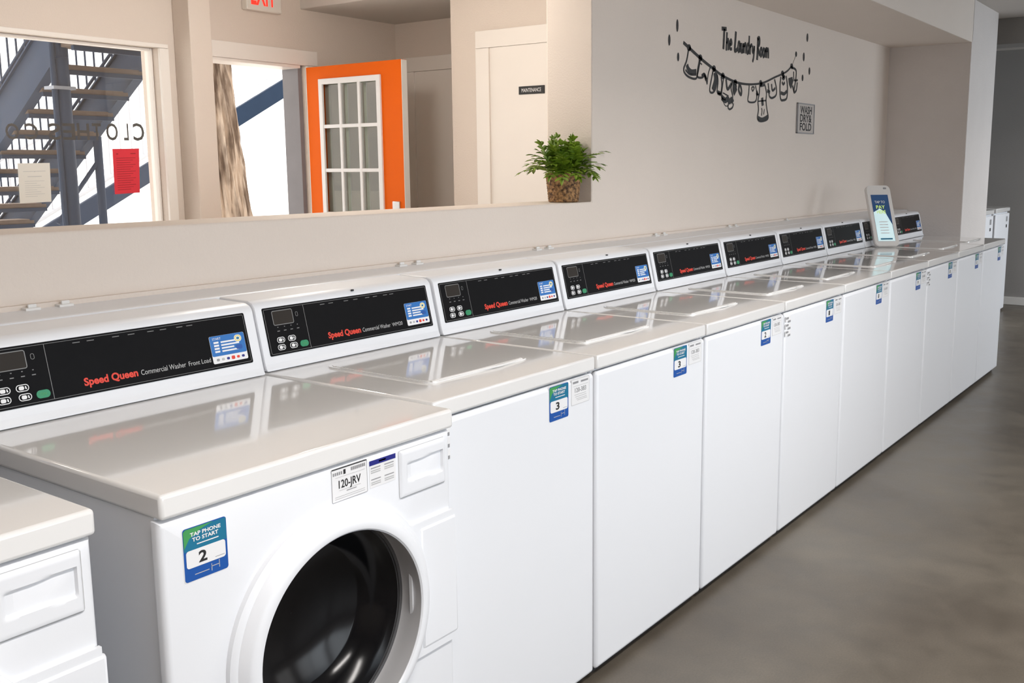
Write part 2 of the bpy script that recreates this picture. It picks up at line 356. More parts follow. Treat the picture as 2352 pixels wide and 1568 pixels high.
# window in the rear wall
w = MB()
tw = .053
w.box(WX0-tw, WX1+tw, Y3-.018, Y3-.0005, WZ1-.002, WZ1+.020, M['trim'], .003)
w.box(WX1-.002, WX1+tw, Y3-.020, Y3-.0005, WZ0+.003, WZ1-.003, M['trim'], .003)
w.box(WX0-tw, WX0+.002, Y3-.020, Y3-.0005, WZ0+.003, WZ1-.003, M['trim'], .003)
w.box(WX0-tw-.02, WX1+tw, Y3-.05, Y3-.0005, WZ0-.03, WZ0+.002, M['trim'], .003)
win = w.build('window_1', **S, label='large shop window onto the yard with white trim', cat='window')
f = MB()
for x0, x1, z0, z1 in ((WX0+.016, WX1-.014, WZ0, WZ0+.035), (WX0+.016, WX1-.014, WZ1-.014, WZ1), (WX1-.013, WX1-.001, WZ0, WZ1), (WX0, WX0+.015, WZ0, WZ1)): f.box(x0, x1, Y3+.05, Y3+.11, z0, z1, M['trim'], .004)
f.build('window_frame', win)
MB().box(WX0+.012, WX1-.010, Y3+.076, Y3+.082, WZ0+.02, WZ1-.01, M['pane']).build('window_pane', win)
YG = Y3+.083
L = MB()   # shop lettering on the outside of the pane, read from the yard
for ch, pxc in zip('CLOTHESCO', (320, 291, 259, 224, 193, 160, 127, 74, 30)):
    p = on(pxc, 322-(.010*(320-pxc)), 1, YG); q = on(pxc, 283, 1, YG)
    L.text(ch, (p.x, YG+.001, p.z), (-1, 0, 0), (0, 0, 1), (q.z-p.z)*.98, M['ink'], align='c', bold=.015, w=.028 if ch == 'L' else .050 if ch == 'T' else .066)
L.build('window_lettering', win, label='black lettering on the window glass, seen reversed')

def sheet(name, quad, m, label, cat, extra):
    """paper taped to the inside of the glass; quad = TL, TR, BR, BL photo pixels on the glass plane"""
    Y = Y3+.0735; P = [on(x, y, 1, Y) for x, y in quad]; Q = [p-Vector((0, .0012, 0)) for p in P]; b = MB()
    b.raw(Q+P, [[3, 2, 1, 0], [4, 5, 6, 7], [0, 1, 5, 4], [1, 2, 6, 5], [2, 3, 7, 6], [3, 0, 4, 7]], m, False)
    def uv(u, v): return (Q[0]*(1-u)+Q[1]*u)*(1-v)+(Q[3]*(1-u)+Q[2]*u)*v-Vector((0, .0008, 0))
    extra(b, uv); return b.build(name, label=label, cat=cat)
def lines(b, uv, rows, m):
    for v0, v1, u0, u1 in rows: b.raw([uv(u0, v0), uv(u1, v0), uv(u1, v1), uv(u0, v1)], [[3, 2, 1, 0]], m, False)
sheet('paper_notice', [(258, 342), (319, 341), (321, 442), (264, 446)], M['redpaper'], 'red paper notice taped to the window glass below the lettering', 'notice',
      lambda b, uv: lines(b, uv, [(.10, .125, .12, .2), (.10, .12, .66, .86)]+[(.2+k*.05, .212+k*.05, .12, .85-.1*((k*7) % 3)) for k in range(15)], M['darkred']))
sheet('paper_notice', [(40, 375), (114, 374), (118, 463), (46, 467)], M['paper'], 'white printed paper sheet taped to the window glass in front of the stairs', 'notice',
      lambda b, uv: (lines(b, uv, [(.2, .212, .15, .85), (.33, .345, .28, .72), (.2, .222, .49, .52)]+[(.45+k*.055, .458+k*.055, .18, .8-.12*((k*5) % 3)) for k in range(8)], M['papertext'])))
# entrance door frame, orange door
w = MB()
w.box(1.22, DX1+.088, Y3-.02, Y3-.0005, DZ-.002, DZ+.088, M['trim'], .003)
w.box(DX1+.001, DX1+.088, Y3-.02, Y3-.0005, 0, DZ-.003, M['trim'], .003)
w.box(DX0+.021, DX1-.033, Y3+.002, Y4+.01, DZ-.02, DZ-.0005, M['trim'], .003)
fr = w.build('trim_1', **S, label='white casing around the open entrance', cat='trim')
w = MB().box(DX1-.032, DX1-.0005, Y3+.03, Y4+.02, 0, DZ-.001, M['jamb'], .003).box(DX0+.0005, DX0+.02, Y3+.002, Y4, 0, DZ-.001, M['jamb'])
w.build('door_jamb', fr, label='slate painted steel jamb')
d1 = thing('door_1', 'orange entrance door with a white nine-light window, standing open', 'door', (DX1, Y3-.01, 0)); d1['kind'] = 'structure'
DW, DT, DH = .815, .045, 2.075             # leaf runs along -y from the hinge
g0 = on(733, 182, 0, DX1); g1 = on(875, 180, 0, DX1)
gy0, gy1, gzt = Y3-.01-g0.y, Y3-.01-g1.y, g0.z
pitch = (on(800, 189, 0, DX1).z-on(800, 293, 0, DX1).z)
gzb = gzt-.03-pitch*5-.02
w = MB()
w.wall([-DW, -gy1, -gy0, 0], [.012, gzb, gzt, DH], {(1, 1)}, 0, DT, M['orange'], 0, 1)
w.build('door_leaf', d1)
MB().box(.001, DT-.001, -DW-.004, -DW, .014, DH-.002, M['offwhite']).build('door_edge', d1, label='bare white edge of the door leaf')
w = MB(); bw = .034
for s_, t_ in ((-.012, .004), (DT-.004, DT+.012)):
    w.wall([-gy1, -gy1+bw, -gy0-bw, -gy0], [gzb, gzb+bw, gzt-bw, gzt], {(1, 1)}, s_, t_, M['white'], .003, 1)
    for k in (1, 2):
        y = -(gy0+bw*.6+(gy1-gy0-1.2*bw)*k/3); w.box(s_+.003, t_-.001, y-.011, y+.011, gzb+.01, gzt-.01, M['white'], .003)
    for k in range(1, 5): z = gzt-.02-pitch*k; w.box(s_+.004, t_-.002, -gy1+.01, -gy0-.01, z-.011, z+.011, M['white'], .003)
w.build('window_grid', d1, label='white glazing bars and surround')
MB().box(.018, .024, -gy1+.005, -gy0-.005, gzb+.005, gzt-.005, M['doorpane']).build('door_glass', d1)
w = MB(); w.lathe([(.0, -.001), (.032, 0), (.032, -.006), (.012, -.01), (.012, -.045), (.026, -.05), (.028, -.065), (.02, -.075), (0, -.077)][::-1], M['metal'], 24, axis='y')
k = w.build('door_knob', d1, loc=(0, -DW+.065, 1.0), rot=(0, 0, -PI/2))
w = MB().box(-.008, .02, -.03, .03, -.07, .07, M['metal'], .004); w.build('lock_plate', d1, loc=(0.0, -DW+.065, 1.19))
def closed_door(n, x, y_far, y_near, ztop, label, tw=.095):
    """plain door in a wall that faces -x"""
    w = MB(); t = .02
    w.box(x-t, x-.0005, y_near-tw, y_far+tw, ztop+.001, ztop+tw, M['trim'], .003)
    w.box(x-t, x-.0005, y_far, y_far+tw, 0, ztop, M['trim'], .003).box(x-t, x-.0005, y_near-tw, y_near, 0, ztop, M['trim'], .003)
    d = w.build('door_%d' % n, **S, label=label, cat='door'); return d
zt3 = on(1150, 108, 0, 2.2).z; yf3 = on(1128, 200, 0, 2.2).y
d3 = closed_door(3, 2.2, yf3, yf3-.86, zt3, 'pale closed door in white casing behind the potted plant, with a black name plate')
MB().box(2.192, 2.199, yf3-.86, yf3, .005, zt3, M['trim']).build('door_leaf', d3)
a = on(1191, 198, 0, 2.186); b = on(1250, 213, 0, 2.186)
w = MB().box(2.186, 2.1925, b.y, a.y, b.z-.002, a.z-.002, M['ink'], .002)
w.text('MAINTENANCE', (2.1855, (a.y+b.y)/2, (a.z+b.z)/2-.012), (0, -1, 0), (0, 0, 1), .02, M['white'], w=(a.y-b.y)*.76, align='c')
w.build('name_plate', d3, label='black name plate with white lettering')
zt2 = on(985, 163, 0, 2.85).z; yf2 = on(958, 300, 0, 2.85).y
d2 = closed_door(2, 2.85, yf2, yf2-.80, zt2, 'pale closed door in the shaded recess behind the orange door')
MB().box(2.842, 2.849, yf2-.80, yf2, .005, zt2, M['trim']).build('door_leaf', d2)
w = MB(); w.lathe([(0, .0), (.03, 0), (.03, -.006), (.011, -.01), (.011, -.045), (.026, -.05), (.026, -.068), (0, -.075)][::-1], M['metal'], 20, axis='y'); w.build('door_knob', d2, loc=(2.842, yf2-.07, 1.0), rot=(0, 0, -PI/2))
# ledge behind the washers with hinge clips
w = MB().box(-4.1, 5.45, .735, YW, .93, 1.128, M['enamel'], .006); w.box(-4.1, 5.45, YW-.012, YW+.002, 1.12, 1.14, M['wall'], .003)
led = w.build('trim_2', **S, label='painted ledge boxed in behind the washers', cat='ledge')
for x in (-1.055, -.975, .18, .26, .95, 1.03, 1.9, 1.98, 2.7, 2.78, 3.5):
    MB().box(x-.018, x+.018, .885, .915, 1.126, 1.134, M['offwhite'], .002).box(x-.008, x+.012, .893, .90, 1.13, 1.142, M['offwhite'], .002).build('hinge_clip', led)

# ------------------------------------------------------------------ exit sign
a = on(566, 0, 1, 3.45); b = on(648, 33, 1, 3.45)
ex = thing('exit_sign', 'white exit sign with red letters above the entrance', 'exit sign', ((a.x+b.x)/2, 3.5, b.z))
ew = b.x-a.x
MB().box(-ew/2, ew/2, -.05, 0, 0, .19, M['sign_white'], .008).build('housing', ex)
w = MB().box(-ew/2+.008, ew/2-.008, -.052, -.049, .008, .182, M['sign_white']); w.build('face_plate', ex)
w = MB().text('EXIT', (-.008, -.0528, .035), (1, 0, 0), (0, 0, 1), .125, M['exit_red'], w=ew*.70, align='c', bold=.02); w.build('lettering', ex, label='red lit letters')

# ------------------------------------------------------------------ washers
PW, PD = .652, .70
CA, CB = Vector((0, .562, .961)), Vector((0, .600, 1.116))     # slope of the console face
CE = (CB-CA).normalized(); CN = Vector((1, 0, 0)).cross(CE)     # along slope, outward normal
NV = -CN if CN.y > 0 else CN
def console_mesh(wd, dy=0):
    p = [(.555, .948), (.562, .961), (.596, 1.108), (.606, 1.119), (.622, 1.124), (.745, 1.126), (.745, .948)]
    return MB().prism([(y+dy, z) for y, z in p], 0, -wd/2+.002, wd/2-.002, M['enamel'], .005, 2)
def panel_parts(wd, par, model, dy=0):
    """black control panel on the sloped face, with its display, buttons, lettering and card; x measured from the machine's left edge"""
    def P(x, v, t=0): return Vector((x-wd/2, .562+dy, .961))+CE*v+NV*t
    ex_, ey_ = Vector((1, 0, 0)), CE
    k = wd/.66
    x0, x1, v0, v1 = .026*k, .630*k, .023, .147
    res = []
    b = MB().rrect(P((x0+x1)/2, (v0+v1)/2), ex_, ey_, x1-x0, v1-v0, .004, .0022, M['black'])
    b.ring(P((x0+x1)/2, (v0+v1)/2), ex_, ey_, x1-x0-.008, v1-v0-.008, .004, .0009, .0026, M['grey_line'])
    dv = .157*k
    b.raw([P(dv, v0+.005, .0026), P(dv+.0012, v0+.005, .0026), P(dv+.0012, v1-.005, .0026), P(dv, v1-.005, .0026)], [[0, 1, 2, 3]], M['grey_line'], False)
    for i in range(4):
        for dz in (.093, .083): b.raw([P(.065*k+i*.021*k+dx-(.004 if dz < .09 else .0015), dz+dy2, .0026) for dx, dy2 in ((0, 0), (.008 if dz < .09 else .003, 0), (.008 if dz < .09 else .003, .002), (0, .002))], [[0, 1, 2, 3]], M['grey_line'], False)
    b.ring(P(.132*k, .121), ex_, ey_, .008, .012, .0035, .001, .0026, M['grey_line'])
    for i, t in enumerate((.215, .245, .30, .335, .38, .41, .45, .475)): b.raw([P(t*k, v1-.012, .0026), P(t*k+.016, v1-.012, .0026), P(t*k+.016, v1-.0105, .0026), P(t*k, v1-.0105, .0026)], [[0, 1, 2, 3]], M['grey_line'], False)
    pn = b.mesh('control_panel')
    d = MB().rrect(P(.086*k, .118, .002), ex_, ey_, .062*k, .034, .004, .001, M['lcd']); d.ring(P(.086*k, .118, .002), ex_, ey_, .066*k, .038, .005, .0018, .0012, M['grey_line']); res.append(('display', d.mesh('display'), None))
    for x, v in ((.066, .061), (.101, .061), (.064, .042), (.103, .042)):
        q = MB().rrect(P(x*k, v, .002), ex_, ey_, .025*k, .0145, .007, .0016, M['black']); q.ring(P(x*k, v, .002), ex_, ey_, .025*k, .0145, .007, .0016, .0018, M['white'])
        q.rrect(P(x*k-.002, v, .0036), ex_, ey_, .010*k, .008, .003, .0003, M['white']); q.raw([P(x*k+.0055, v-.003, .0039), P(x*k+.0085, v-.003, .0039), P(x*k+.0075, v+.003, .0039), P(x*k+.005, v+.003, .0039)], [[0, 1, 2, 3]], M['white'], False)
        res.append(('button', q.mesh('button'), None))
    q = MB().rrect(P(.138*k, .042, .002), ex_, ey_, .027*k, .0165, .008, .0018, M['green']); q.text('ON', P(.138*k, .039, .0041), ex_, ey_, .006, M['leafgreen'], align='c'); res.append(('start_button', q.mesh('start_button'), 'green start button'))
    q = MB().text('Speed Queen', P(.222*k, .0425, .0028), ex_, ey_, .0155, M['red'], w=.118*k, bold=.035); res.append(('brand_lettering', q.mesh('brand_lettering'), 'red brand lettering'))
    q = MB().text('Commercial Washer', P(.347*k, .0425, .0028), ex_, ey_, .0115, M['silver'], w=.108*k); q.text(model, P(.462*k, .0425, .0028), ex_, ey_, .0105, M['silver'], w=.042*k*(1.35 if len(model) > 6 else 1)); res.append(('model_lettering', q.mesh('model_lettering'), 'silver lettering'))
    cx, cv, cw, ch = .5715*k, .0685, .094*k, .066
    q = MB().rrect(P(cx, cv, .002), ex_, ey_, cw, ch, .004, .0007, M['white']); q.rrect(P(cx, cv+ch*.13, .0024), ex_, ey_, cw*.99, ch*.735, .004, .0006, M['blue'])
    q.text('START', P(cx-cw*.42, cv+ch*.35, .0033), ex_, ey_, .0055, M['white'], w=cw*.24)
    for i, (a_, b_) in enumerate(((.10, .44), (.05, .52), (-.03, .36), (-.12, .48))):
        zz = cv+ch*(.22-i*.11)
        q.raw([P(cx-cw*.40, zz, .0033), P(cx-cw*.26, zz, .0033), P(cx-cw*.26, zz+.0045, .0033), P(cx-cw*.40, zz+.0045, .0033)], [[0, 1, 2, 3]], M['white'], False)
        q.raw([P(cx-cw*.20, zz, .0033), P(cx-cw*.20+cw*b_, zz, .0033), P(cx-cw*.20+cw*b_, zz+.0038, .0033), P(cx-cw*.20, zz+.0038, .0033)], [[0, 1, 2, 3]], M['white'], False)
    q.rrect(P(cx+cw*.30, cv+ch*.30, .003), ex_, ey_, .021, .017, .0084, .0004, M['white']); q.ring(P(cx+cw*.30, cv+ch*.30, .003), ex_, ey_, .018, .0145, .007, .0025, .0006, M['yellow']); q.rrect(P(cx+cw*.30, cv+ch*.30, .0032), ex_, ey_, .008, .006, .003, .0006, M['teal'])
    q.rrect(P(cx+cw*.30, cv-ch*.02, .003), ex_, ey_, .018, .011, .004, .0003, M['deep'])
    for i, mm in enumerate(('grey_ink', 'silver', 'navy', 'red', 'red', 'navy')): q.rrect(P(cx-cw*.36+i*cw*.145, cv-ch*.37, .0027), ex_, ey_, .008 if i != 3 else .0095, .006 if i != 3 else .0085, .0025, .0004, M[mm])
    res.append(('payment_card', q.mesh('payment_card'), 'blue payment card sticker'))
    return pn, res
def number_sticker(cx, y, cz, w_, h_, num):
    X, Z = Vector((1, 0, 0)), Vector((0, 0, 1)); c = Vector((cx, y, cz)); b = MB()
    def q(u0, u1, v0, v1, t, m): b.raw([c+X*(w_*u)+Z*(h_*v)-Vector((0, t, 0)) for u, v in ((u0, v0), (u1, v0), (u1, v1), (u0, v1))], [[0, 1, 2, 3]], m, False)
    b.rrect(c+Vector((0, 0, 0)), X, Z, w_*1.03, h_*1.02, w_*.06, .0004, M['white']); b.rrect(c, X, Z, w_, h_, w_*.06, .0008, M['deep'])
    q(-.49, .49, .07, .40, .0010, M['teal']); b.raw([c+X*(w_*u)+Z*(h_*v)-Vector((0, .0013, 0)) for u, v in ((-.49, .12), (-.36, .30), (-.10, .42), (.2, .485), (-.44, .485), (-.49, .45))], [list(range(6))], M['leafgreen'], False)
    q(-.40, .49, .40, .48, .0010, M['teal'])
    b.rrect(c-Z*(h_*.09)-Vector((0, .0009, 0)), X, Z, w_*.90, h_*.33, w_*.06, .0004, M['white'])
    b.text('TAP PHONE', c+Z*(h_*.33)+Vector((-w_*.34, -.0016, 0)), X, Z, h_*.068, M['white'], w=w_*.70, bold=.03)
    b.text('TO START', c+Z*(h_*.23)+Vector((-w_*.30, -.0016, 0)), X, Z, h_*.068, M['white'], w=w_*.60, bold=.03)
    q(-.2, .3, .155, .175, .0016, M['white']); q(-.28, .05, -.40, -.385, .0012, M['silver']); q(.10, .115, -.44, -.30, .0012, M['silver']); q(.28, .295, -.42, -.27, .0012, M['silver']); q(.10, .29, -.36, -.345, .0012, M['silver'])
    b.text(num, c+Vector((-w_*.08, -.0016, -h_*.19)), X, Z, h_*.2, M['ink'], align='c', w=w_*(.19 if len(num) == 1 else .28), bold=.03)
    q(.2, .42, -.205, -.195, .0016, M['grey_ink'])
    return b.mesh('number_sticker')
def data_label(cx, y, cz, w_, h_, txt):
    X, Z = Vector((1, 0, 0)), Vector((0, 0, 1)); c = Vector((cx, y, cz)); b = MB()
    def q(u0, u1, v0, v1, m): b.raw([c+X*(w_*u)+Z*(h_*v)-Vector((0, .001, 0)) for u, v in ((u0, v0), (u1, v0), (u1, v1), (u0, v1))], [[0, 1, 2, 3]], m, False)
    b.rrect(c, X, Z, w_, h_, .003, .0005, M['white']); b.ring(c, X, Z, w_*.985, h_*.98, .003, .0007, .0008, M['silver'])
    q(-.42, -.12, .33, .41, M['grey_ink']); q(.02, .42, .33, .40, M['grey_ink']); q(-.40, .42, .22, .232, M['silver'])
    b.text(txt, c+Vector((0, -.001, -h_*.02)), X, Z, h_*.17, M['grey_ink'], w=w_*.62, align='c', bold=.01)
    for i, v in enumerate((-.12, -.20, -.28, -.34)): q(-.34+.05*i, .30+.02*i, v, v+.018, M['silver'])
    return b.mesh('data_label')
def common_top(wd, y0, name='top_panel'):
    b = MB().box(-wd/2+.001, wd/2-.001, y0, .735, .907, H, M['enamel_top'], .006, 3); return b
# --- nine top loaders share their meshes
def top_loader_meshes():
    w2 = PW/2; R = []
    R.append(('cabinet', MB().box(-w2+.002, w2-.002, .022, .70, .03, .904, M['enamel'], .006).box(-w2+.02, w2-.02, .03, .69, .0, .032, M['gap']).mesh('cabinet'), None))
    R.append(('front_panel', MB().box(-w2+.001, w2-.001, 0, .02, .026, .900, M['enamel'], .012, 4).mesh('front_panel'), None))
    R.append(('top_panel', common_top(PW, -.002).mesh('top_panel'), None))
    b = MB(); b.rrect((0.005, .312, H-.001), (1, 0, 0), (0, 1, 0), .395, .372, .03, .0045, M['enamel_top'], 8)
    b.rrect((0.005, .315, H+.003), (1, 0, 0), (0, 1, 0), .375, .352, .024, .0018, M['enamel_top'], 8)
    b.tube(smooth([(-.16, .131, H+.003), (-.17, .136, H+.003), (.0, .128, H+.004), (.06, .122, H+.004), (.10, .126, H+.003), (.17, .131, H+.003)], 5), .0035, M['enamel_top'], 8)
    R.append(('lid', b.mesh('lid'), None))
    R.append(('bumper', MB().lathe([(0, .003), (.004, .002), (.005, 0)], M['gap'], 12, (.195, .15, H)).mesh('bumper'), 'small dark bumper dot'))
    R.append(('console', console_mesh(PW).mesh('console'), None))
    b = MB()
    p = Vector((0, .6, 1.108)); b.lathe([(0, 0), (.0045, 0), (.0045, .004)], M['ink'], 12, (.012, .6013, 1.1165)); R.append(('screw_plug', b.mesh('screw_plug'), 'black screw plug'))
    for z in (.985, 1.10): R.append(('side_plug', MB().box(-w2-.0002, -w2+.004, .588+.18*(z-.98), .598+.18*(z-.98), z-.005, z+.005, M['ink'], .002).mesh('side_plug'), 'black plug in the console side'))
    return R
TL = top_loader_meshes()
TLP, TLS = panel_parts(.66, None, 'WM20')
NUM = ['3', '3', '2', '1', '8', '9', '10', '11', '12']
LAB = ['white top-loading washer right beside the round-door machine with the number 2 sticker',
       'white top-loading washer, second from the round-door machine, black control panel',
       'white top-loading washer, third from the round-door machine, black control panel',
       'white top-loading washer, fourth from the round-door machine, black control panel',
       'white top-loading washer, fifth from the round-door machine, near the middle of the row',
       'white top-loading washer, sixth from the round-door machine, fourth from the column end',
       'white top-loading washer just left of the one under the tilted display',
       'white top-loading washer with the tilted white display standing on its lid',
       'white top-loading washer at the far end of the row, next to the pale column']
random.seed(3)
for i in range(9):
    t = thing('washing_machine', LAB[i], 'washing machine', (-.33+.66*i, 0, 0), group='top-loading washers in the row')
    for n, me, lb in TL: link(n, me, t, label=lb)
    pn = link('control_panel', TLP, t)
    for n, me, lb in TLS: link(n, me, pn, label=lb)
    link('number_sticker', number_sticker(.155, -.0002, .852, .086, .092, NUM[i]), t, label='blue and white number sticker')
    link('data_label', data_label(.255, -.0002, .864, .086, .07, '120-383'), t, label='white data label')
    if i in (0, 3, 6):
        b = MB()
        for v in range(3): b.box(-.322, -.27, -.0008, 0, .885-v*.028-.02, .885-v*.028, M['white'])
        for v in range(6): b.raw([Vector((-.318+(.02 if v % 2 else 0), -.0012, .882-v*.0135))+Vector((dx, 0, dz)) for dx, dz in ((0, -.008), (.026, -.008), (.026, 0), (0, 0))], [[0, 1, 2, 3]], M['grey_ink'], False)
        b.build('service_tag', t, label='small grey printed tag')
# --- front loaders
def front_loader(xc, y0, num, model, label, wd=.69, sticker=True, cdy=-.02, pd=.0):
    t = thing('washing_machine', label, 'washing machine', (xc, 0, 0), group='round-door machines')
    w2 = wd/2
    b = MB().box(-w2+.003, -w2+.023, y0+.022, .70, .03, .904, M['enamel'], .004).box(w2-.023, w2-.003, y0+.022, .70, .03, .904, M['enamel'], .004)
    b.box(-w2+.01, w2-.01, .66, .70, .03, .904, M['enamel']).box(-w2+.01, w2-.01, y0+.03, .69, .03, .06, M['enamel']).box(-w2+.01, w2-.01, y0+.03, .69, .88, .904, M['enamel'])
    b.box(-w2+.02, w2-.02, y0+.04, .69, 0, .032, M['gap']).build('cabinet', t)
    ccx, ccz, hr = .007, .578, .215; X0, X1, Z0, Z1 = -w2-.003, w2-.002, .026, .900
    b = MB()
    def edge(a):      # where a ray from the door centre meets the panel outline
        dx, dz = math.cos(a), math.sin(a); q = []
        if dx > 1e-9: q.append((X1-ccx)/dx)
        if dx < -1e-9: q.append((X0-ccx)/dx)
        if dz > 1e-9: q.append((Z1-ccz)/dz)
        if dz < -1e-9: q.append((Z0-ccz)/dz)
        k_ = min(q); return dx*k_+ccx, dz*k_+ccz
    an = sorted([2*PI*i/96 for i in range(96)]+[math.atan2(zz-ccz, xx-ccx) % (2*PI) for xx in (X0, X1) for zz in (Z0, Z1)]); N = len(an)
    def shr(x, z, d): return (min(max(x, X0+d), X1-d), min(max(z, Z0+d), Z1-d))
    rings = []
    for yy_, d_ in ((y0+.021, 0), (y0+.010, 0), (y0+.006, .0015), (y0+.003, .0035), (y0+.0012, .006), (y0, .010)): rings.append([(shr(*edge(a), d_), yy_) for a in an])
    rings.append([((ccx+hr*math.cos(a), ccz+hr*math.sin(a)), y0) for a in an]); rings.append([((ccx+hr*math.cos(a), ccz+hr*math.sin(a)), y0+.021) for a in an])
    b.raw([(p_[0], yy_, p_[1]) for R_ in rings for p_, yy_ in R_], [[j*N+i, j*N+(i+1) % N, (j+1)*N+(i+1) % N, (j+1)*N+i][::-1] for j in range(len(rings)-1) for i in range(N)], M['enamel'])
    b.build('front_panel', t)
    b = MB().box(-w2-.001, w2+.004, y0-.006, .735, .904, H, M['enamel_top'], .007, 3); b.build('top_panel', t)
    # round door
    cz, cx = .578, .007
    d = MB(); yy = y0
    d.lathe([(.250, yy+.001), (.249, yy-.010), (.243, yy-.0145), (.237, yy-.016), (.227, yy-.032), (.222, yy-.036), (.209, yy-.0385), (.203, yy-.037), (.200, yy-.033)], M['enamel'], 128, (cx, 0, cz), 'y')
    d.raw([(cx+x, yy-.004*k_, cz+z) for k_ in (0, 2) for x, z in ((.20, .148), (w2-cx-.004, .148), (w2-cx-.004, -.148), (.20, -.148))], [[4, 5, 6, 7], [0, 4, 7, 3], [0, 1, 5, 4], [1, 2, 6, 5], [3, 7, 6, 2]], M['enamel'], False)
    door = d.build('door_ring', t)
    MB().lathe([(.200, yy-.034), (.205, yy+.0), (.210, yy+.02), (.210, yy+.03)], M['ringgrey'], 128, (cx, 0, cz), 'y').build('inner_bezel', door, label='grey inner bezel of the door')
    g = MB(); pr = []
    for k_ in range(4): pr += [(.210-k_*.003, yy+.030+k_*.006), (.2045-k_*.003, yy+.032+k_*.006), (.2045-k_*.003, yy+.0345+k_*.006)]
    g.lathe(pr+[(.196, yy+.06)], M['gasket'], 128, (cx, 0, cz), 'y'); g.build('door_seal', door, label='ribbed dark rubber seal')
    b = MB(); pr = [(.200, yy+.034), (.190, yy+.042), (.178, yy+.05), (.165, yy+.075), (.150, yy+.098), (.146, yy+.10), (.12, yy+.115), (.08, yy+.126), (.04, yy+.131), (.0005, yy+.132)]
    b.lathe(pr, M['doorglass'], 128, (cx, 0, cz), 'y'); b.build('door_glass', door, label='smoked black glass bowl of the door')
    # handle pocket panel upper right
    px0, px1, pz0, pz1 = w2-.158, w2-.022, .790, .889
    def pocket():
        vs = []; fs = []; nx, nz = 44, 30
        for j in range(nz+1):
            for i_ in range(nx+1):
                u, v = i_/nx, j/nz; x = px0+(px1-px0)*u; z = pz0+(pz1-pz0)*v
                du = min(u, 1-u)*(px1-px0); dv_ = min(v, 1-v)*(pz1-pz0)
                y = -.006*min(1, du/.004)*1.0 if du < dv_ else -.006*min(1, dv_/.004)
                hu, hv = (u-.53)/.40, (v-.52)/(.20+.05*(u-.2)); s_ = max(abs(hu), abs(hv))
                top = min(1, max(0, (1-abs(hu))/.08)); tv = min(1, max(0, (1-abs(hv))/.25))
                if s_ < 1: y += .016*min(top, tv)*min(1, .25+.75*max(0, min(1, (u-.13)/.6)))
                vs.append((x, y0+y-.0005, z))
        for j in range(nz):
            for i_ in range(nx): a_ = j*(nx+1)+i_; fs.append([a_, a_+1, a_+nx+2, a_+nx+1])
        return vs, fs
    vs, fs = pocket(); b = MB().raw(vs, fs, M['enamel']); b.ring(((px0+px1)/2, y0-.0003, (pz0+pz1)/2), (1, 0, 0), (0, 0, 1), px1-px0+.002, pz1-pz0+.002, .006, .0010, .0006, M['silver']); b.build('handle_pocket', t, label='raised white panel with a recessed grip')
    b = MB().box(w2-.11, w2+.003, y0-.011, y0+.004, .445, .713, M['enamel'], .006, 2); b.build('door_catch', t, label='raised white panel beside the door')
    console_mesh(wd, cdy).build('console', t)
    pn, res = panel_parts(wd, t, model, cdy); p_ = link('control_panel', pn, t)
    for n, me, lb in res: link(n, me, p_, label=lb)
    if sticker:
        link('number_sticker', number_sticker(-w2+.079, y0-.0002, .832, .083, .091, num), t, label='blue and white number sticker')
        X, Z = Vector((1, 0, 0)), Vector((0, 0, 1)); c = Vector((-w2+.3995, y0-.0002, .863)); b = MB(); w_, h_ = .091, .066
        def q(u0, u1, v0, v1, m): b.raw([c+X*(w_*u)+Z*(h_*v)-Vector((0, .001, 0)) for u, v in ((u0, v0), (u1, v0), (u1, v1), (u0, v1))], [[0, 1, 2, 3]], m, False)
        b.rrect(c, X, Z, w_, h_, .003, .0005, M['white']); b.ring(c, X, Z, w_, h_, .003, .0010, .0008, M['grey_ink']); q(-.49, .49, .46, .49, M['ink'])
        for i_ in range(5): q(-.46+i_*.055, -.425+i_*.055, .29, .38, M['grey_ink'])
        q(-.17, -.11, .27, .41, M['ink'])
        for i_ in range(8): q(.04+i_*.052, .08+i_*.052, .31, .41, M['grey_ink'])
        q(-.40, .44, .215, .225, M['silver']); q(-.30, .30, -.185, -.172, M['silver']); q(-.10, .18, -.25, -.225, M['grey_ink'])
        for i_ in range(2): q(-.42, .42, -.36-.06*i_, -.345-.06*i_, M['silver'])
        b.text('120-JRV', c+Vector((0, -.001, -h_*.11)), X, Z, h_*.23, M['ink'], w=w_*.62, align='c', bold=.015)
        b.build('data_label', t, label='white data label with black border')
        c = Vector((-w2+.487, y0-.0002, .861)); b = MB(); w_, h_ = .072, .055
        b.rrect(c, X, Z, w_, h_, .0015, .0005, M['white']); q(-.5, .5, .32, .5, M['navy']); q(-.14, .12, .38, .44, M['silver'])
        for u in (-.45, .06):
            for v, m in ((.20, 'grey_ink'), (.10, 'silver'), (.03, 'silver'), (-.22, 'grey_ink'), (-.33, 'silver'), (-.40, 'silver')): q(u, u+.36, v, v+.035, M[m])
        b.build('instruction_label', t, label='white label with a navy band')
    return t
front_loader(-1.362+.345, -.066, '2', 'Front Load', 'white round-door washing machine with a number 2 sticker, next to the top-loaders')
front_loader(-1.454-.345, -.033, '1', 'Front Load', 'white machine at the near end, left of the number 2 machine and set slightly back', sticker=False)
